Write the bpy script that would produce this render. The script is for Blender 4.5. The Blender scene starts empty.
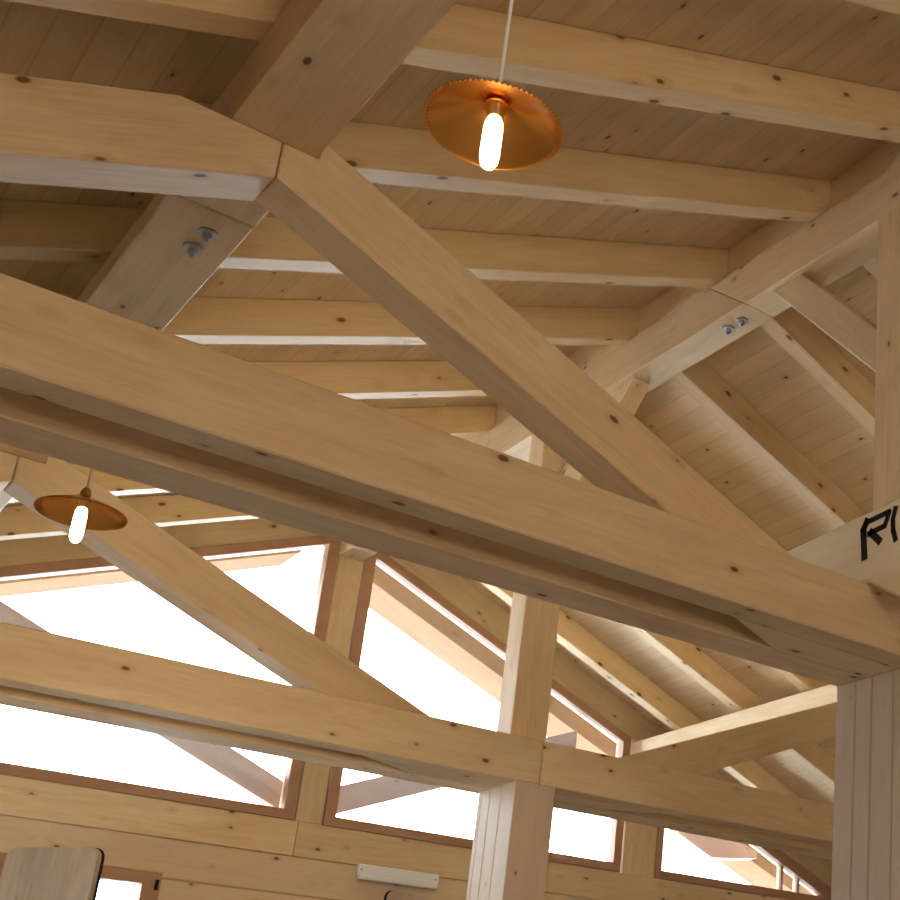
import bpy, bmesh, math, random
from mathutils import Vector, Matrix, Euler

C = bpy.context.scene.collection
SKY, FILL = 20.0, 112
T = math.tan(math.radians(22.62))        # roof pitch 5/12
FLOOR = -1.55                            # everything is laid out relative to the eye, then lifted so that the floor is z = 0
XC = 4.165                               # ridge line

# ------------------------------------------------------------------ materials
def nodes_of(name):
    m = bpy.data.materials.new(name); m.use_nodes = True
    nt = m.node_tree; nt.nodes.clear()
    out = nt.nodes.new('ShaderNodeOutputMaterial')
    return m, nt, out

def N(nt, typ, **kw):
    n = nt.nodes.new(typ)
    for k, v in kw.items():
        if k == 'op': n.operation = v
        elif k == 'inp':
            for i, x in v.items(): n.inputs[i].default_value = x
        else: setattr(n, k, v)
    return n

def mixc(nt, fac, a, b, blend='MIX'):
    n = nt.nodes.new('ShaderNodeMix'); n.data_type = 'RGBA'; n.blend_type = blend
    for sock, v in ((0, fac), (6, a), (7, b)):
        if hasattr(v, 'is_linked'): nt.links.new(v, n.inputs[sock])
        elif isinstance(v, (int, float)): n.inputs[sock].default_value = v
        else: n.inputs[sock].default_value = (*v, 1) if len(v) == 3 else v
    return n.outputs[2]

def math_(nt, op, a, b=0.0, c=0.0):
    n = nt.nodes.new('ShaderNodeMath'); n.operation = op
    for i, v in enumerate((a, b, c)):
        if hasattr(v, 'is_linked'): nt.links.new(v, n.inputs[i])
        else: n.inputs[i].default_value = v
    return n.outputs[0]

def ramp(nt, v, p0, p1, c0=(0,0,0,1), c1=(1,1,1,1)):
    r = nt.nodes.new('ShaderNodeValToRGB')
    r.color_ramp.elements[0].position = p0; r.color_ramp.elements[1].position = p1
    r.color_ramp.elements[0].color = c0; r.color_ramp.elements[1].color = c1
    nt.links.new(v, r.inputs[0]); return r.outputs[0]

def wood(name, light, dark, knots=1.0, rough=0.55, boards=None, board_axis='Y', tone=0.12, line=0.55, spec=0.3):
    """pale softwood, grain along local X; boards = board width across the local axis"""
    m, nt, out = nodes_of(name)
    L = nt.links.new
    tc = N(nt, 'ShaderNodeTexCoord'); oi = N(nt, 'ShaderNodeObjectInfo')
    off = N(nt, 'ShaderNodeVectorMath', op='SCALE'); off.inputs[0].default_value = (17.3, 9.1, 5.7)
    L(oi.outputs['Random'], off.inputs['Scale'])
    add = N(nt, 'ShaderNodeVectorMath', op='ADD'); L(tc.outputs['Object'], add.inputs[0]); L(off.outputs[0], add.inputs[1])
    vec = add.outputs[0]
    rnd = oi.outputs['Random']
    sep = N(nt, 'ShaderNodeSeparateXYZ'); L(tc.outputs['Object'], sep.inputs[0])
    groove = None
    if boards:
        ax = sep.outputs[board_axis]
        u = math_(nt, 'DIVIDE', ax, boards)
        idx = math_(nt, 'FLOOR', u)
        fr = math_(nt, 'FRACT', u)
        wn = N(nt, 'ShaderNodeTexWhiteNoise'); wn.noise_dimensions = '1D'; L(idx, wn.inputs['W'])
        rnd = wn.outputs['Value']
        o2 = N(nt, 'ShaderNodeVectorMath', op='SCALE'); o2.inputs[0].default_value = (31.0, 3.0, 11.0); L(rnd, o2.inputs['Scale'])
        a2 = N(nt, 'ShaderNodeVectorMath', op='ADD'); L(vec, a2.inputs[0]); L(o2.outputs[0], a2.inputs[1]); vec = a2.outputs[0]
        edge = math_(nt, 'MINIMUM', fr, math_(nt, 'SUBTRACT', 1.0, fr))
        groove = ramp(nt, edge, 0.0, 0.045)
    # broad tone
    mp = N(nt, 'ShaderNodeMapping', inp={'Scale': (0.9, 5.0, 5.0)}); L(vec, mp.inputs[0])
    n1 = N(nt, 'ShaderNodeTexNoise', inp={'Scale': 1.6, 'Detail': 4.0, 'Roughness': 0.6, 'Distortion': 0.6}); L(mp.outputs[0], n1.inputs['Vector'])
    # growth lines
    mp2 = N(nt, 'ShaderNodeMapping', inp={'Scale': (1.3, 26.0, 26.0)}); L(vec, mp2.inputs[0])
    n2 = N(nt, 'ShaderNodeTexNoise', inp={'Scale': 2.2, 'Detail': 5.0, 'Roughness': 0.65, 'Distortion': 1.2}); L(mp2.outputs[0], n2.inputs['Vector'])
    f = math_(nt, 'ADD', math_(nt, 'MULTIPLY', ramp(nt, n1.outputs[0], 0.32, 0.68), 0.55), math_(nt, 'MULTIPLY', ramp(nt, n2.outputs[0], 0.35, 0.7), 0.45))
    col = mixc(nt, f, light, dark)
    # per timber tone
    t = math_(nt, 'ADD', 1.0 - tone, math_(nt, 'MULTIPLY', rnd, 2*tone))
    br = N(nt, 'ShaderNodeHueSaturation'); L(t, br.inputs['Value']); L(col, br.inputs['Color']); col = br.outputs[0]
    if knots > 0:
        mk = N(nt, 'ShaderNodeMapping', inp={'Scale': (5.0, 9.5, 9.5)}); L(vec, mk.inputs[0])
        vo = N(nt, 'ShaderNodeTexVoronoi', inp={'Scale': 0.9, 'Randomness': 1.0}); L(mk.outputs[0], vo.inputs['Vector'])
        halo = ramp(nt, vo.outputs['Distance'], 0.08, 0.30*knots, (1,1,1,1), (0,0,0,1))
        core = ramp(nt, vo.outputs['Distance'], 0.075*knots, 0.12*knots, (1,1,1,1), (0,0,0,1))
        wc = N(nt, 'ShaderNodeSeparateColor'); L(vo.outputs['Color'], wc.inputs[0])
        pick = ramp(nt, wc.outputs[0], 0.40, 0.42)
        col = mixc(nt, math_(nt, 'MULTIPLY', math_(nt, 'MULTIPLY', halo, pick), 0.35), col, (dark[0]*0.7, dark[1]*0.55, dark[2]*0.4))
        col = mixc(nt, math_(nt, 'MULTIPLY', math_(nt, 'MULTIPLY', core, pick), 0.85), col, (0.09, 0.035, 0.014))
    if groove is not None:
        dk = mixc(nt, 1.0, col, (line*1.0, line*0.82, line*0.62), 'MULTIPLY')
        col = mixc(nt, groove, dk, col)
    b = N(nt, 'ShaderNodeBsdfPrincipled', inp={'Roughness': rough, 'Specular IOR Level': spec})
    L(col, b.inputs['Base Color'])
    bp = N(nt, 'ShaderNodeBump', inp={'Strength': 0.12, 'Distance': 0.004}); L(n2.outputs[0], bp.inputs['Height']); L(bp.outputs[0], b.inputs['Normal'])
    L(b.outputs[0], out.inputs[0])
    return m

def simple(name, col, rough=0.5, metal=0.0, noise=0.06, scale=30.0):
    m, nt, out = nodes_of(name); L = nt.links.new
    tc = N(nt, 'ShaderNodeTexCoord')
    n = N(nt, 'ShaderNodeTexNoise', inp={'Scale': scale, 'Detail': 3.0}); L(tc.outputs['Object'], n.inputs['Vector'])
    c = mixc(nt, n.outputs[0], tuple(x*(1-noise) for x in col), tuple(min(1, x*(1+noise)) for x in col))
    b = N(nt, 'ShaderNodeBsdfPrincipled', inp={'Roughness': rough, 'Metallic': metal}); L(c, b.inputs['Base Color'])
    L(b.outputs[0], out.inputs[0]); return m

def emit(name, col, s):
    m, nt, out = nodes_of(name)
    e = N(nt, 'ShaderNodeEmission', inp={'Color': (*col, 1), 'Strength': s}); nt.links.new(e.outputs[0], out.inputs[0]); return m

def glassy(name):
    m, nt, out = nodes_of(name); L = nt.links.new
    tr = N(nt, 'ShaderNodeBsdfTransparent', inp={'Color': (0.97, 0.985, 0.98, 1)}); gl = N(nt, 'ShaderNodeBsdfGlossy', inp={'Roughness': 0.02})
    fr = N(nt, 'ShaderNodeFresnel', inp={'IOR': 1.45}); mx = N(nt, 'ShaderNodeMixShader')
    L(fr.outputs[0], mx.inputs[0]); L(tr.outputs[0], mx.inputs[1]); L(gl.outputs[0], mx.inputs[2]); L(mx.outputs[0], out.inputs[0]); return m

M = {
 'timber': wood('pale_spruce_timber', (0.77, 0.59, 0.375), (0.60, 0.415, 0.225)),
 'rafter': wood('pale_spruce_rafter', (0.77, 0.58, 0.345), (0.64, 0.435, 0.215), knots=1.2),
 'boards': wood('ceiling_boards', (0.74, 0.56, 0.355), (0.60, 0.42, 0.225), knots=0.8, boards=0.125, tone=0.05, line=0.90),
 'wallboard': wood('gable_wall_boards', (0.72, 0.55, 0.37), (0.62, 0.44, 0.27), boards=0.30, tone=0.06),
 'post': wood('staved_post', (0.62, 0.49, 0.37), (0.54, 0.41, 0.29), knots=0.5, tone=0.06),
 'frame': wood('stained_window_frame', (0.47, 0.27, 0.165), (0.40, 0.215, 0.125), knots=0.0, tone=0.03),
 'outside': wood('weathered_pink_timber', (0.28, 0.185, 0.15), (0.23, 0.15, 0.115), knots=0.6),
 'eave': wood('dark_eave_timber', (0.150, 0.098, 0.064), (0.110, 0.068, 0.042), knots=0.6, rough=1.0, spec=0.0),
 'slab': wood('greyed_slab', (0.56, 0.44, 0.33), (0.36, 0.26, 0.18), knots=0.7),
 'sign': wood('sign_wood', (0.88, 0.78, 0.60), (0.76, 0.65, 0.46), knots=0.0),
 'floor': wood('plank_floor', (0.51, 0.505, 0.50), (0.42, 0.415, 0.41), boards=0.15),
 'plaster': simple('white_plaster', (0.78, 0.74, 0.68), 0.8),
 'steel': simple('galvanised_steel', (0.42, 0.46, 0.48), 0.35, 1.0),
 'black': simple('black_paint', (0.006, 0.005, 0.005), 0.95),
 'white': simple('white_plastic', (0.84, 0.86, 0.90), 0.45),
 'brass': simple('brass', (0.72, 0.42, 0.12), 0.3, 1.0),
 'copper': simple('copper_shade', (0.95, 0.40, 0.085), 0.20, 1.0, 0.12, 9.0),
 'cable': simple('white_cable', (0.75, 0.74, 0.72), 0.5),
 'bulb': emit('glowing_bulb', (1.0, 0.72, 0.32), 32.0),
 'snow': simple('snow_ground', (0.80, 0.81, 0.83), 0.9),
 'glass': glassy('window_glass'),
}

# ------------------------------------------------------------------ mesh helpers
def frame_for(grain):
    x = Vector(grain).normalized()
    up = Vector((0, 0, 1)) if abs(x.z) < 0.95 else Vector((0, 1, 0))
    y = up.cross(x).normalized(); z = x.cross(y)
    return Matrix((x, y, z)).transposed()

def bm_prism(pts, ext):
    bm = bmesh.new(); e = Vector(ext)
    a = [bm.verts.new(Vector(p)) for p in pts]; b = [bm.verts.new(Vector(p) + e) for p in pts]
    n = len(pts)
    bm.faces.new(a); bm.faces.new(b[::-1])
    for i in range(n): bm.faces.new((a[i], b[i], b[(i+1) % n], a[(i+1) % n]))
    bmesh.ops.recalc_face_normals(bm, faces=bm.faces[:])
    return bm

def join(*bms):
    r = bms[0]
    for b in bms[1:]:
        me = bpy.data.meshes.new('t'); b.to_mesh(me); r.from_mesh(me); bpy.data.meshes.remove(me); b.free()
    return r

def place(name, bm, mat, grain=(1,0,0), parent=None, bevel=0.004, smooth=False):
    """bm in world coordinates -> object with its own frame, local X along the grain"""
    if bevel:
        es = [e for e in bm.edges if len(e.link_faces) == 2 and e.calc_face_angle(0) > 0.5]
        bmesh.ops.bevel(bm, geom=es, offset=bevel, segments=1, affect='EDGES', clamp_overlap=True)
    F = frame_for(grain)
    cs = [v.co for v in bm.verts]
    mid = sum(cs, Vector()) / len(cs)
    Mx = Matrix.Translation(mid) @ F.to_4x4()
    bm.transform(Mx.inverted())
    me = bpy.data.meshes.new(name); bm.to_mesh(me); bm.free()
    if smooth:
        for p in me.polygons: p.use_smooth = True
    me.materials.append(M[mat] if isinstance(mat, str) else mat)
    o = bpy.data.objects.new(name, me); C.objects.link(o)
    o.matrix_world = Mx
    if parent is not None:
        o.parent = parent
        o.matrix_parent_inverse = Matrix.Identity(4)
        o.matrix_basis = parent.matrix_basis.inverted() @ Mx
    return o

def box(x0, x1, y0, y1, z0, z1):
    return bm_prism([(x0,y0,z0),(x1,y0,z0),(x1,y0,z1),(x0,y0,z1)], (0, y1-y0, 0))

def xz(poly, y0, y1):
    return bm_prism([(x, y0, z) for x, z in poly], (0, y1-y0, 0))

def tag(o, label=None, cat=None, group=None, kind=None):
    if label: o['label'] = label
    if cat: o['category'] = cat
    if group: o['group'] = group
    if kind: o['kind'] = kind
    return o

def thing(o, label, cat, group=None): return tag(o, label, cat, group, 'thing')
def struct(o): o['kind'] = 'structure'; return o

def empty(name, loc):
    o = bpy.data.objects.new(name, None); C.objects.link(o); o.location = loc; o.empty_display_size = 0.1
    bpy.context.view_layer.update()
    return o

def cyl(p0, p1, r, seg=20, r1=None):
    p0, p1 = Vector(p0), Vector(p1); d = p1 - p0
    bm = bmesh.new()
    bmesh.ops.create_cone(bm, cap_ends=True, segments=seg, radius1=r, radius2=r if r1 is None else r1, depth=d.length)
    bm.transform(Matrix.Translation((p0+p1)/2) @ d.to_track_quat('Z', 'Y').to_matrix().to_4x4())
    return bm

def lathe(prof, c, seg=48, flute=None):
    bm = bmesh.new(); rings = []
    for i, (r, z) in enumerate(prof):
        if r < 1e-6: rings.append([bm.verts.new((c[0], c[1], c[2]+z))]); continue
        ring = []
        for k in range(seg):
            a = 2*math.pi*k/seg; dr = dz = 0
            if flute:
                w = flute(i) * (1 if k % 2 else -1); dz = w; dr = w*0.6
            ring.append(bm.verts.new((c[0]+(r+dr)*math.cos(a), c[1]+(r+dr)*math.sin(a), c[2]+z+dz)))
        rings.append(ring)
    for a, b in zip(rings, rings[1:]):
        if len(a) == 1 and len(b) == 1: continue
        for k in range(seg):
            k2 = (k+1) % seg
            if len(a) == 1: bm.faces.new((a[0], b[k], b[k2]))
            elif len(b) == 1: bm.faces.new((a[k], b[0], a[k2]))
            else: bm.faces.new((a[k], b[k], b[k2], a[k2]))
    bmesh.ops.recalc_face_normals(bm, faces=bm.faces[:])
    return bm

mir = lambda poly: [(2*XC - x, z) for x, z in poly]

# ------------------------------------------------------------------ the shell
XL, XR, YB, YG = -1.5, 2*XC + 1.5, -3.6, 10.8
cs, cb = 2.83, 3.05                     # intercepts of rafter soffit and of ceiling boards
def roofz(c, x): return c + T*(x if x <= XC else 2*XC - x)
YE = 11.86
def roof_slab(name, x0, x1):
    return struct(place(name, xz([(x0, roofz(cb, x0)), (x1, roofz(cb, x1)), (x1, roofz(cb, x1)+0.06), (x0, roofz(cb, x0)+0.06)], YB-0.2, YE), 'boards', (0,1,0), bevel=0))
roof_slab('ceiling', XL-0.5, XC)
roof_slab('ceiling', XC, XR+0.5)
struct(place('floor', box(XL-0.1, XR+0.1, YB-0.1, YG+0.1, FLOOR-0.1, FLOOR), 'floor', (0,1,0), bevel=0))
SW = [(7.7, 9.4)]; sz0, sz1 = -0.60, 0.45     # unseen window added to the left side wall to light the far post
zt_ = roofz(cb, XL)-0.055
lwb = [box(XL-0.12, XL, YB, YG+0.12, FLOOR, sz0), box(XL-0.12, XL, YB, YG+0.12, sz1, zt_)]
ys = [YB] + [v for q in SW for v in q] + [YG+0.12]
for a_, b_ in zip(ys[::2], ys[1::2]): lwb.append(box(XL-0.12, XL, a_, b_, sz0, sz1))
struct(place('wall_left', join(*lwb), 'plaster', (0,1,0), bevel=0))
struct(place('wall_right', box(XR, XR+0.12, YB, YG+0.12, FLOOR, roofz(cb, XR)-0.055), 'plaster', (0,1,0), bevel=0))
# wall behind the photographer
struct(place('wall_front', xz([(XL, FLOOR), (XR, FLOOR), (XR, roofz(cb, XR)), (XC, roofz(cb, XC)), (XL, roofz(cb, XL))], YB-0.12, YB), 'plaster', bevel=0))
# gable wall: boards below the sill rail, with a small window opening
wx0, wx1, wz0, wz1 = 2.10, 3.18, 0.35, 1.525
lw = join(box(XL, wx0, YG, YG+0.12, FLOOR, 1.77), box(wx1, XR, YG, YG+0.12, FLOOR, 1.77),
          box(wx0, wx1, YG, YG+0.12, FLOOR, wz0), box(wx0, wx1, YG, YG+0.12, wz1, 1.77), box(3.95, 4.2, YG+0.121, YG+0.14, 1.6, 2.06))
bd = wood('wall_back_boards', (0.72, 0.55, 0.37), (0.62, 0.44, 0.27), boards=0.29, board_axis='Z', tone=0.05)
struct(place('wall_back', lw, bd, bevel=0))
struct(place('trim_1', box(XL, 4.084, YG-0.012, YG+0.12, 1.775, 2.04), 'timber', bevel=0.004))
struct(place('trim_2', box(4.0875, XR, YG-0.012, YG+0.12, 1.775, 2.04), 'timber', bevel=0.004))
def gpost(n, x0, x1, z0):
    struct(place('trim_%d' % n, xz([(x0, z0), (x1, z0), (x1, roofz(2.76, x1)), ((x0+x1)/2, max(roofz(2.76, (x0+x1)/2), roofz(2.76, x0))), (x0, roofz(2.76, x0))], YG-0.01, YG+0.12), 'timber', (0,0,1), bevel=0.004))
gpost(3, 4.06, 4.27, 2.04); gpost(4, 7.07, 7.42, 2.04); gpost(5, 2*XC-7.42, 2*XC-7.07, 2.04)
for n, s in ((6, 0), (7, 1)):
    p = [(XL, roofz(2.76, XL)), (XC, roofz(2.76, XC)), (XC, roofz(cb, XC)), (XL, roofz(cb, XL))]
    struct(place('trim_%d' % n, xz(mir(p) if s else p, YG, YG+0.12), 'timber', (1,0,-T if s else T), bevel=0.0))

def window(n, outer, inner, y0=YG-0.02, y1=YG+0.10):
    bm = bmesh.new(); k = len(outer)
    V = [[bm.verts.new((x, y, z)) for x, z in P] for P in (outer, inner) for y in (y0, y1)]
    of, ob, jf, jb = V[0], V[1], V[2], V[3]
    for i in range(k):
        j = (i+1) % k
        bm.faces.new((of[i], of[j], jf[j], jf[i])); bm.faces.new((ob[i], jb[i], jb[j], ob[j]))
        bm.faces.new((of[i], ob[i], ob[j], of[j])); bm.faces.new((jf[i], jf[j], jb[j], jb[i]))
    bmesh.ops.recalc_face_normals(bm, faces=bm.faces[:])
    f = struct(place('window_%d' % n, bm, 'frame', (1,0,0), bevel=0.004))
    place('pane', xz(inner, YG+0.055, YG+0.061), 'glass', parent=f, bevel=0)
    return f
def rz(c, x): return (x, roofz(c, x))
ow = [(1.285, 2.042), (4.05, 2.042), rz(2.755, 4.05), rz(2.755, 1.285)]
iw = [(1.365, 2.12), (3.958, 2.12), rz(2.67, 3.958), rz(2.67, 1.365)]
window(1, ow, iw); window(2, mir(ow)[::-1], mir(iw)[::-1])
ow = [(7.43, 2.042), (9.75, 2.042), rz(2.755, 9.75), rz(2.755, 7.43)]
iw = [(7.50, 2.12), (9.58, 2.12), rz(2.62, 9.58), rz(2.66, 7.50)]
w3 = window(3, ow, iw)
for x in (8.975, 9.19): place('mullion', box(x-0.014, x+0.014, YG+0.02, YG+0.09, 2.121, roofz(2.63, x)), 'frame', (0,0,1), parent=w3, bevel=0)
window(4, mir(ow)[::-1], mir(iw)[::-1])
for n_, (a_, b_) in enumerate(SW):
    fr_ = []
    for y0_, y1_, z0_, z1_ in ((a_, b_, sz0, sz0+0.07), (a_, b_, sz1-0.07, sz1), (a_, a_+0.07, sz0+0.07, sz1-0.07), (b_-0.07, b_, sz0+0.07, sz1-0.07), ((a_+b_)/2-0.03, (a_+b_)/2+0.03, sz0+0.07, sz1-0.07)):
        fr_.append(box(XL-0.10, XL+0.015, y0_, y1_, z0_, z1_))
    f_ = struct(place('window_%d' % (6+n_), join(*fr_), 'frame', (0,1,0), bevel=0.003))
    place('pane', box(XL-0.062, XL-0.056, a_+0.07, b_-0.07, sz0+0.07, sz1-0.07), 'glass', (0,1,0), parent=f_, bevel=0)
w5 = window(5, [(wx0, wz0), (wx1, wz0), (wx1, wz1), (wx0, wz1)], [(wx0+0.12, wz0+0.1), (wx1-0.125, wz0+0.1), (wx1-0.125, wz1-0.09), (wx0+0.12, wz1-0.09)])
place('hinge', cyl((wx1-0.03, YG-0.025, 1.40), (wx1-0.03, YG-0.025, 1.47), 0.012), 'black', parent=w5, bevel=0)

# ------------------------------------------------------------------ trusses
def truss(Y, L, dp=0.0):
    ya, yb, yc, yd = Y, Y+0.14, Y+0.335, Y+0.535
    zb, zt = 1.834, 2.102
    t = empty('tie_beam', ((XL+XR)/2, Y, zb)); thing(t, L['tie'], 'beam', 'tie beams of the roof trusses')
    for (x0, x1) in ((XL+0.005, 4.187), (4.193, XR-0.005)):
        place('front_plank', box(x0, x1, ya, yb, zb, zt), 'timber', parent=t, bevel=0.006)
        place('rear_plank', box(x0, x1, yc, yd, zb, zt), 'timber', parent=t, bevel=0.006)
    for q in (0, 1):
        p = [(3.14, yb+0.001), (4.028, yb+0.001), (4.028, yc-0.001), (3.50, yc-0.001)]
        place('spacer_block', bm_prism([(x, y, zb+0.001) for x, y in (mir(p) if q else p)], (0, 0, 0.03)), 'timber', parent=t, bevel=0.0)
    place('spacer_block', box(4.029, 4.30, yb+0.002, yc-0.002, zb, zb+0.03), 'timber', parent=t, bevel=0.0)
    # post below, a bundle of staves
    p = None
    st = [ya+0.003, ya+0.165, ya+0.30, ya+0.405, yd-0.003-dp]
    bms = [box(4.03, 4.305, a, b-0.0015, FLOOR, zb) for a, b in zip(st, st[1:])]
    for b in bms:
        bmesh.ops.bevel(b, geom=[e for e in b.edges], offset=0.005, segments=1, affect='EDGES')
    thing(place('timber_post', join(*bms), 'post', (0,0,1), bevel=0), L['post'], 'post', 'staved posts under the tie beams')
    # king post, between the two planks
    thing(place('king_post', box(4.036, 4.285, yb+0.004, yc-0.004, zb+0.034, 4.247), 'timber', (0,0,1), bevel=0.006), L['king'], 'post', 'king posts under the ridge')
    d = [(1.146, 2.862), (1.146, 2.998), (1.266, 2.998), (1.266, 3.605-T*1.266), (4.033, 3.605-T*4.033), (4.033, zb+0.034), ((3.337-zb-0.034)/T, zb+0.034)]
    r = [(1.142, 2.998), (0.816, 2.998), ((2.102-2.66)/T, 2.102), ((1.87-2.66)/T+0.45, 1.87), ((1.87-2.38)/T, 1.87), (1.142, 2.38+T*1.142)]
    r = [(1.142, 2.998), (0.812, 2.998), (-1.338, 2.102), (-1.338, 2.38-T*1.338+0.06), (-1.20, 1.88), (1.142, 2.856)]
    for q, s in ((0, 1), (1, -1)):
        f = mir if q else (lambda a: a)
        thing(place('strut', xz(f(d), yb+0.004, yc-0.004), 'timber', (1,0,-T*s), bevel=0.006), L['strut'][q], 'strut', 'sloping truss struts')
        thing(place('principal_rafter', xz(f(r), yb+0.004, yc-0.004), 'timber', (1,0,T*s), bevel=0.006), L['princ'][q], 'rafter', 'principal rafters')
    return t

truss(4.0, dict(tie='heavy pale double tie beam crossing the near truss, resting on the near post',
  post='near staved timber post under the end of the large tie beam',
  king='near king post rising beside the lettered sign board to the ridge beam',
  strut=('long pale strut sloping from the bolted purlin down to the large near tie beam', 'near truss strut sloping up right of the lettered sign board'),
  princ=('near principal rafter meeting the strut below the bolted purlin', 'near principal rafter on the right roof slope')))
truss(7.36, dict(tie='lower far double tie beam in front of the gable windows',
  post='far staved timber post standing below the lower tie beam',
  king='far king post standing on the lower tie beam before the gable window',
  strut=('far strut sloping behind the small pendant lamp to the lower tie beam', 'far strut rising right from the lower tie beam under the white-faced purlin'),
  princ=('far principal rafter at the left of the far truss', 'far principal rafter on the right roof slope')), 0.08)

# ------------------------------------------------------------------ purlins, ridge, rafters
def bolt(parent, x, y, z, ax):
    b = place('bolt', join(cyl((x, y, z+0.004), (x, y, z-0.008), 0.036, 24), cyl((x, y, z-0.008), (x, y, z-0.026), 0.017, 6), cyl((x, y, z-0.026), (x, y, z-0.042), 0.009, 12)), 'steel', (0,0,-1), parent=parent, bevel=0.0015)
    b['label'] = 'round steel washer with hexagon nut'
def along(poly, y0, y1): return xz(poly, y0, y1)
pl = [(0.96, 3.0), (1.262, 3.0), (1.262, roofz(cs, 1.262)-0.002), (1.20, roofz(cs, 1.20)-0.002), (0.96, 3.105)]
pn = [(0.975, 3.0), (1.262, 3.0), (1.262, roofz(cs, 1.262)-0.003), (0.975, roofz(cs, 0.975)-0.003)]
purL = place('purlin', along(pn, YB+0.05, 4.705), 'timber', (0,1,0), bevel=0.005)
thing(purL, 'near length of the left purlin, seated over the truss joint', 'purlin', 'purlins along the roof')
purL2 = place('purlin', along(pl, 4.712, YG-0.001), 'timber', (0,1,0), bevel=0.005)
thing(purL2, 'far length of the left purlin with two steel bolts below', 'purlin', 'purlins along the roof')
bolt(purL2, 1.146, 4.86, 3.0, 0); bolt(purL2, 1.14, 5.0, 3.0, 0)
pr_ = [(7.068, 3.0), (7.37, 3.0), (7.37, 3.225), (7.32, 3.243), (7.068, 3.25)]
thing(place('purlin', along(pr_, YB+0.05, YG-0.001), 'timber', (0,1,0), bevel=0.005), 'right purlin with a bright white face above the far strut', 'purlin', 'purlins along the roof')
# ridge beam in two lengths with a raking scarf between them
zr0, zr1 = 4.25, 4.515
def ridge(y0, y1, s0, s1):
    a = [(4.05, y0, zr0), (4.262, y0, zr0), (4.262, y0+s0, zr1), (4.05, y0+s0, zr1)]
    b = [(4.05, y1, zr0), (4.262, y1, zr0), (4.262, y1+s1, zr1), (4.05, y1+s1, zr1)]
    bm = bmesh.new(); A = [bm.verts.new(v) for v in a]; B = [bm.verts.new(v) for v in b]
    bm.faces.new(A); bm.faces.new(B[::-1])
    for i in range(4): bm.faces.new((A[i], B[i], B[(i+1)%4], A[(i+1)%4]))
    bmesh.ops.recalc_face_normals(bm, faces=bm.faces[:])
    return place('ridge_beam', bm, 'timber', (0,1,0), bevel=0.004)
thing(ridge(YB+0.05, 5.42, 0, 0.36), 'near length of the ridge beam carried by the near king post', 'beam', 'ridge beam lengths')
rg = ridge(5.426, YG-0.002, 0.36, 0)
thing(rg, 'far length of the ridge beam with two bolts by its scarf joint', 'beam', 'ridge beam lengths')
bolt(rg, 4.15, 5.575, zr0, 0); bolt(rg, 4.15, 5.70, zr0, 0)

Lr = ['left-slope rafter cut off by the upper edge, nearest to the viewer',
      'left-slope rafter crossing behind the cable of the large pendant lamp',
      'left-slope rafter crossing just below the large copper pendant lamp',
      'left-slope rafter whose face passes just right of the purlin bolts',
      'left-slope rafter with white underside, next below the one by the purlin bolts',
      'left-slope rafter with white underside just above the middle of the large tie beam',
      'lowest left-slope rafter above the large tie beam, beside the far king post top',
      'left-slope rafter with a white sliver of underside immediately right of the small pendant lamp',
      'left-slope rafter closest to the gable windows']
Rr = ['right-slope rafter nearest to the viewer',
      'second right-slope rafter from the viewer',
      'right-slope rafter showing behind the near king post top',
      'right-slope rafter passing by the ridge bolts beside the near king post',
      'right-slope rafter running from the ridge scarf down to the lettered sign board',
      'right-slope rafter behind the foot of the long strut',
      'right-slope rafter hidden largely by the large tie beam above the far strut',
      'right-slope rafter with a bright underside meeting the white-faced purlin',
      'right-slope rafter closest to the gable windows']
for i, y in enumerate((3.03, 3.905, 4.785, 5.68, 6.59, 7.49, 8.39, 9.28, 10.2)):
    x0 = XL + 0.004
    p = [(x0, roofz(cs, x0)), (XC-0.062, roofz(cs, XC-0.062)), (XC-0.062, roofz(cb, XC-0.062)-0.002), (x0, roofz(cb, x0)-0.002)]
    thing(place('rafter', xz(p, y, y+0.122), 'rafter', (1,0,T), bevel=0.004), Lr[i], 'rafter', 'common rafters of the left slope')
    thing(place('rafter', xz(mir(p), y, y+0.122), 'rafter', (1,0,-T), bevel=0.004), Rr[i], 'rafter', 'common rafters of the right slope')

rc = place('ridge_board', box(XC-0.06, XC+0.06, YB+0.05, YG-0.003, zr1+0.001, roofz(cb, XC-0.06)-0.003), 'timber', (0,1,0), bevel=0)
thing(rc, 'ridge board on top of the ridge beam, between the rafter ends', 'board')

# braces from king posts to the ridge (in the plane of the ridge)
def brace(yk, zk, s, label, w=0.17, x0=4.085, wx=0.14):
    # s=+1: rises away from the viewer, s=-1: rises towards the viewer
    h = w*math.sqrt(2)/2
    z1 = zr0 - 0.002
    y1 = yk + s*(z1-zk)
    pts = [(yk, zk), (yk, zk-2*h), (yk+s*(z1-zk+2*h), z1), (y1, z1)]
    bm = bm_prism([(x0, y, z) for y, z in pts], (wx, 0, 0))
    thing(place('brace', bm, 'timber', (0, s, 1), bevel=0.004), label, 'brace', 'braces between king posts and ridge')
brace(4.0+0.335-0.003, 3.60, 1, 'slanting brace between the near king post and the ridge beam')
brace(7.36+0.142, 3.68, -1, 'far brace with its top end under the ridge scarf, beyond the long strut', w=0.26, x0=4.085, wx=0.13)
brace(7.36+0.335-0.002, 3.35, 1, 'far brace rising away behind the far king post')

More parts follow.
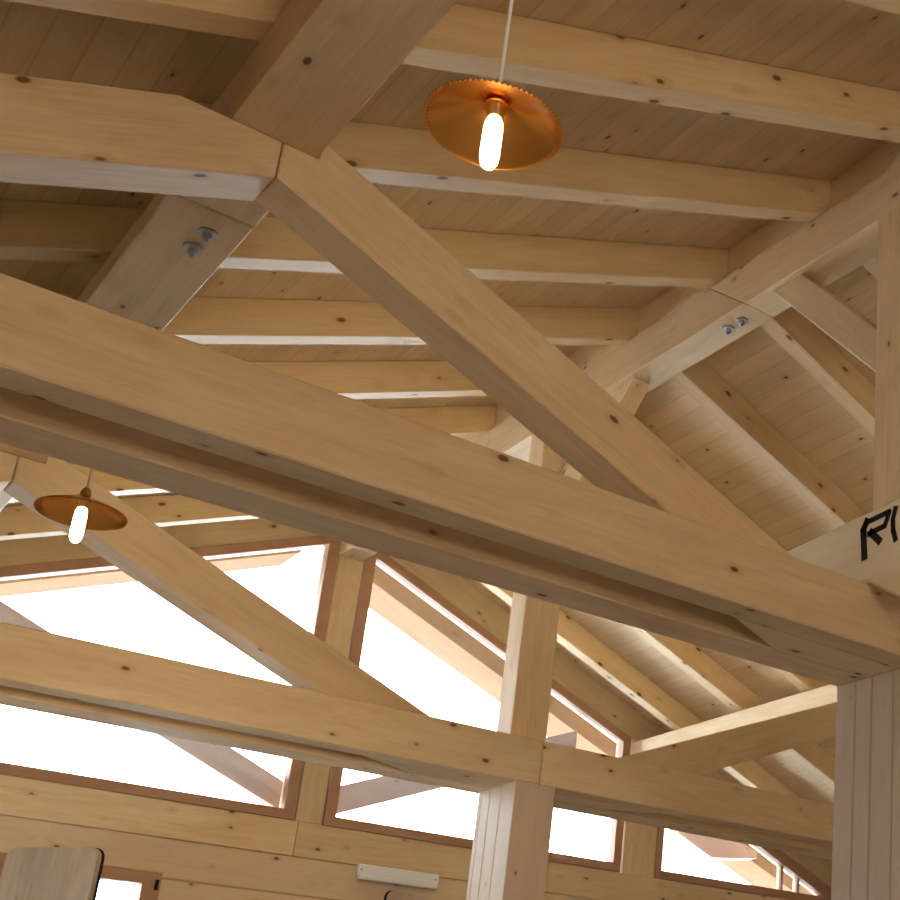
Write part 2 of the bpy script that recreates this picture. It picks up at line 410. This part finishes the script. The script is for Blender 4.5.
# ------------------------------------------------------------------ outside the gable
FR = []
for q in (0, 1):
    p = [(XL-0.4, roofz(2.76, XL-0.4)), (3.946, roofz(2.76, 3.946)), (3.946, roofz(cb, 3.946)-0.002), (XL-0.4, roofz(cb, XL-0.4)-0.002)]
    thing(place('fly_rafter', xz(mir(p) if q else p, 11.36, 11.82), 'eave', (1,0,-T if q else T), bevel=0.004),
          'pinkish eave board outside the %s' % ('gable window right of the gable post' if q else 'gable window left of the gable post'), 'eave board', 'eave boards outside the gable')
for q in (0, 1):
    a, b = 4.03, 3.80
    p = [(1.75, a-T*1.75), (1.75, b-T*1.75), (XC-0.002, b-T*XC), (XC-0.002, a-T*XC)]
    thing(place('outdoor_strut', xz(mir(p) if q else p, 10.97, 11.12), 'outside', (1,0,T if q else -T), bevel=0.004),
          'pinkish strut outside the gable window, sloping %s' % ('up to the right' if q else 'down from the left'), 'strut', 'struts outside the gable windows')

# ------------------------------------------------------------------ lettered sign board on the near tie beam
prof = [(4.62, 2.106), (4.55, 2.395), (4.2, 2.412), (3.8, 2.432), (3.4, 2.43), (3.0, 2.40), (2.75, 2.33), (2.66, 2.2), (2.72, 2.06), (2.95, 1.97), (3.3, 1.93), (3.6, 1.945), (3.80, 1.985), (3.93, 2.065), (3.985, 2.106)]
sg = place('sign_board', bm_prism([(3.70, y, z) for y, z in prof], (0.045, 0, 0)), 'sign', (0,-1,0), bevel=0.010)
thing(sg, 'pale rounded wooden sign board with black letters, laid over the near tie beam', 'sign')
def stroke(pts, w):
    """painted stroke on the face X = 3.70, points in (y, z)"""
    out = []
    for (a, b) in zip(pts, pts[1:]):
        a, b = Vector((3.6985, *a)), Vector((3.6985, *b)); d = (b-a).normalized(); n = Vector((0, -d.z, d.y))*w/2; e = d*w*0.35
        out.append(bm_prism([a-e+n, b+e+n, b+e-n, a-e-n], (0.004, 0, 0)))
    return join(*out)
lt = join(stroke([(4.009, 2.217), (4.019, 2.346), (3.998, 2.381)], 0.036), stroke([(4.003, 2.374), (3.863, 2.383)], 0.025),
          stroke([(3.863, 2.381), (3.888, 2.326), (3.985, 2.318)], 0.026), stroke([(3.974, 2.322), (3.919, 2.266)], 0.034))
for nm, b in (('letter', lt), ('letter', stroke([(3.826, 2.387), (3.840, 2.341), (3.838, 2.292), (3.823, 2.244)], 0.026))):
    place(nm, b, 'black', (0,-1,0), parent=sg, bevel=0)['label'] = 'black painted letter'

# ------------------------------------------------------------------ things on the floor and on the gable wall
def upright_slab(P0, P1, ztop, label):
    P0, P1 = Vector(P0), Vector(P1); d = (P1-P0).normalized(); w = (P1-P0).length; n = Vector((-d.y, d.x, 0))
    if n.y < 0: n = -n
    r = 0.07; pts = []
    for t in range(7):
        a = math.pi - t*math.pi/12; pts.append((r + r*math.cos(a), ztop - r + r*math.sin(a)))
    for t in range(7):
        a = math.pi/2 - t*math.pi/12; pts.append((w - r + r*math.cos(a), ztop - r + r*math.sin(a)))
    pts += [(w, FLOOR+0.002), (0, FLOOR+0.002)]
    V = [(P0.x + d.x*u, P0.y + d.y*u, z) for u, z in pts]
    root = place('upright_board', bm_prism(V, n*0.045), 'slab', (0,0,1), bevel=0.003)
    thing(root, label, 'board', None)
    # dark rounded edge band round the back
    o = []
    for u, z in pts[:-2]:
        c = (w/2, ztop-0.4); o.append((P0.x + d.x*u, P0.y + d.y*u, z))
    bm = bmesh.new(); prev = None
    k = len(pts)-2
    ring = [[bm.verts.new(Vector(p) + n*t + Vector((0,0,dz)) + d*du) for t, dz, du in ((0.046,0.004,0),(0.056,0.004,0))] for p, du0 in zip(o, range(k)) for dz, du in ((0,0),)] if False else None
    bm.free()
    band = [(w/2 + (u-w/2)*1.014, z + 0.004) for u, z in pts[:-2]] + [(w*1.007, FLOOR+0.004), (-w*0.007, FLOOR+0.004)]
    V2 = [(P0.x + d.x*u + n.x*0.046, P0.y + d.y*u + n.y*0.046, z) for u, z in band]
    b = place('edge_band', bm_prism(V2, n*0.02), 'black', (0,0,1), parent=root, bevel=0); b['label'] = 'black backing with rounded corners'
upright_slab((2.13, 10.60, 0), (2.545, 10.06, 0), 1.535, 'greyed wooden upright board with rounded top beside the small window')
upright_slab((4.72, 10.36, 0), (5.12, 10.50, 0), 1.56, 'wooden upright board with rounded top below the white wall light')
fx = empty('wall_light', (4.9, YG, 1.745)); thing(fx, 'slim white light fitting fixed on the gable wall', 'wall light')
place('housing', box(4.60, 5.29, YG-0.05, YG-0.001, 1.70, 1.785), 'white', parent=fx, bevel=0.008)
place('diffuser', box(4.605, 5.285, YG-0.06, YG-0.03, 1.664, 1.705), 'white', parent=fx, bevel=0.01)
for x in (4.628, 5.26): place('screw', cyl((x, YG-0.05, 1.742), (x, YG-0.054, 1.742), 0.008, 12), 'steel', parent=fx, bevel=0)

br = [(7.95, 2.585), (8.379, 2.402), (8.95, 2.475), (8.95, 2.56), (8.30, 2.70), (7.95, 2.70)]
thing(place('eave_bracket', xz(br, 11.20, 11.356), 'outside', bevel=0.003), 'small pinkish timber bracket under the eave outside the right window', 'bracket')

# ------------------------------------------------------------------ pendant lamps
def pendant(x, y, z, label, ztop=3.0, arm=None):
    t = empty('pendant_lamp', (x, y, z)); thing(t, label, 'lamp', 'copper pendant lamps')
    R = 0.148
    prof = [(0.020, 0.066), (0.030, 0.062), (0.046, 0.053), (0.072, 0.040), (0.100, 0.027), (0.124, 0.0155), (0.138, 0.0078), (0.146, 0.0028), (R, 0.0)]
    flt = lambda i: [0, 0, 0, 0, 0.0002, 0.0006, 0.0014, 0.0022, 0.0020][i]
    sh = lathe(prof, (x, y, z), 160, flt)
    inner = lathe([(r, zz-0.0018) for r, zz in prof], (x, y, z), 160, flt)
    bmesh.ops.reverse_faces(inner, faces=inner.faces[:])
    s = place('lamp_shade', join(sh, inner), 'copper', parent=t, bevel=0, smooth=True); s['label'] = 'shallow copper cone with a finely ribbed rim'
    place('socket', lathe([(0, 0.098), (0.010, 0.098), (0.014, 0.092), (0.019, 0.078), (0.021, 0.06), (0.026, 0.055), (0.026, 0.047), (0.019, 0.043), (0.019, 0.022), (0, 0.022)], (x, y, z), 32), 'brass', parent=t, bevel=0, smooth=True)
    place('bulb', lathe([(0, 0.022), (0.014, 0.021), (0.0185, 0.010), (0.0205, -0.01), (0.021, -0.075), (0.019, -0.093), (0.013, -0.105), (0.006, -0.110), (0, -0.111)], (x, y, z), 32), 'bulb', parent=t, bevel=0, smooth=True)
    place('cable', cyl((x, y, z+0.097), (x, y, ztop-0.012), 0.0045, 12), 'cable', parent=t, bevel=0, smooth=True)
    if arm is None: place('ceiling_rose', cyl((x, y, ztop-0.014), (x, y, ztop), 0.03, 24), 'white', parent=t, bevel=0)
    else: place('hanging_arm', cyl((x, y+0.01, ztop-0.004), (x, arm, ztop-0.07), 0.008, 12), 'steel', parent=t, bevel=0)
pendant(1.074, 2.385, 1.998, 'copper pendant lamp with glowing tube bulb, larger one hanging near the top of the view')
pendant(1.022, 5.19, 1.927, 'copper pendant lamp with glowing tube bulb, hanging behind the large tie beam', ztop=2.14, arm=4.537)

# ------------------------------------------------------------------ outside ground
gm = struct(place('ground_outside', box(-40, 45, YG+0.13, 60, FLOOR-0.5, FLOOR-0.3), 'snow', bevel=0))

# ------------------------------------------------------------------ camera
R_ = [-41.62194848, 20.80149332, -1.77887632]
y, p, r = (math.radians(a) for a in R_)
Rm = Matrix.Rotation(y, 3, 'Z') @ Matrix.Rotation(p, 3, 'X') @ Matrix.Rotation(r, 3, 'Y')
cam = bpy.data.cameras.new('camera'); co = bpy.data.objects.new('camera', cam); C.objects.link(co)
right, fwd, up = Rm.col[0], Rm.col[1], Rm.col[2]
co.matrix_world = Matrix((right, up, -fwd)).transposed().to_4x4()
cam.sensor_width = 36; cam.sensor_fit = 'HORIZONTAL'; cam.lens = 1400.5*36/900
cam.shift_x = (450-838.97)/900; cam.shift_y = (588.97-450)/900
cam.clip_start = 0.05; cam.clip_end = 300
bpy.context.scene.camera = co

# ------------------------------------------------------------------ light
def area(name, loc, to, size, power, col, size_y=None):
    l = bpy.data.lights.new(name, 'AREA'); l.size = size; l.energy = power; l.color = col
    if size_y: l.shape = 'RECTANGLE'; l.size_y = size_y
    o = bpy.data.objects.new(name, l); C.objects.link(o); o.location = loc
    o.rotation_euler = (Vector(to)-Vector(loc)).to_track_quat('-Z', 'Y').to_euler(); return o
area('front_fill', (1.2, -2.8, 1.2), (3.5, 6, 2.6), 2.2, FILL, (1.0, 0.81, 0.59))  # added warm area fill behind the viewer, brightens the front faces
def spot(name, loc, to, power, col, ang, rad):
    l = bpy.data.lights.new(name, 'SPOT'); l.energy = power; l.color = col; l.spot_size = math.radians(ang); l.spot_blend = 0.6; l.shadow_soft_size = rad
    o = bpy.data.objects.new(name, l); C.objects.link(o); o.location = loc
    o.rotation_euler = (Vector(to)-Vector(loc)).to_track_quat('-Z', 'Y').to_euler()
spot('fill_spot', (1.6, 4.95, 1.55), (4.2, 10.0, 2.3), 85, (1.0, 0.80, 0.58), 115, 0.25)  # added fill with no fitting, brightens the far truss and gable wall
spot('fill_spot', (2.4, 4.75, 2.6), (3.6, 8.0, 4.1), 12, (1.0, 0.80, 0.54), 130, 0.25)  # weak added fill with no fitting, aimed up at the far roof
def portal(loc, to, sx, sy):
    o = area('daylight_portal', loc, to, sx, 1.0, (1, 1, 1), sy); o.data.cycles.is_portal = True
w = bpy.data.worlds.new('world'); bpy.context.scene.world = w; w.use_nodes = True
bg = w.node_tree.nodes['Background']; bg.inputs[0].default_value = (0.80, 0.90, 1.0, 1); bg.inputs[1].default_value = SKY
vs = bpy.context.scene.view_settings
vs.view_transform = 'Standard'; vs.look = 'None'; vs.exposure = 0.0; vs.gamma = 1.0

# lift everything so that the floor lies at z = 0
bpy.context.view_layer.update()
for o in list(bpy.data.objects):
    if o.parent is None: o.location.z -= FLOOR
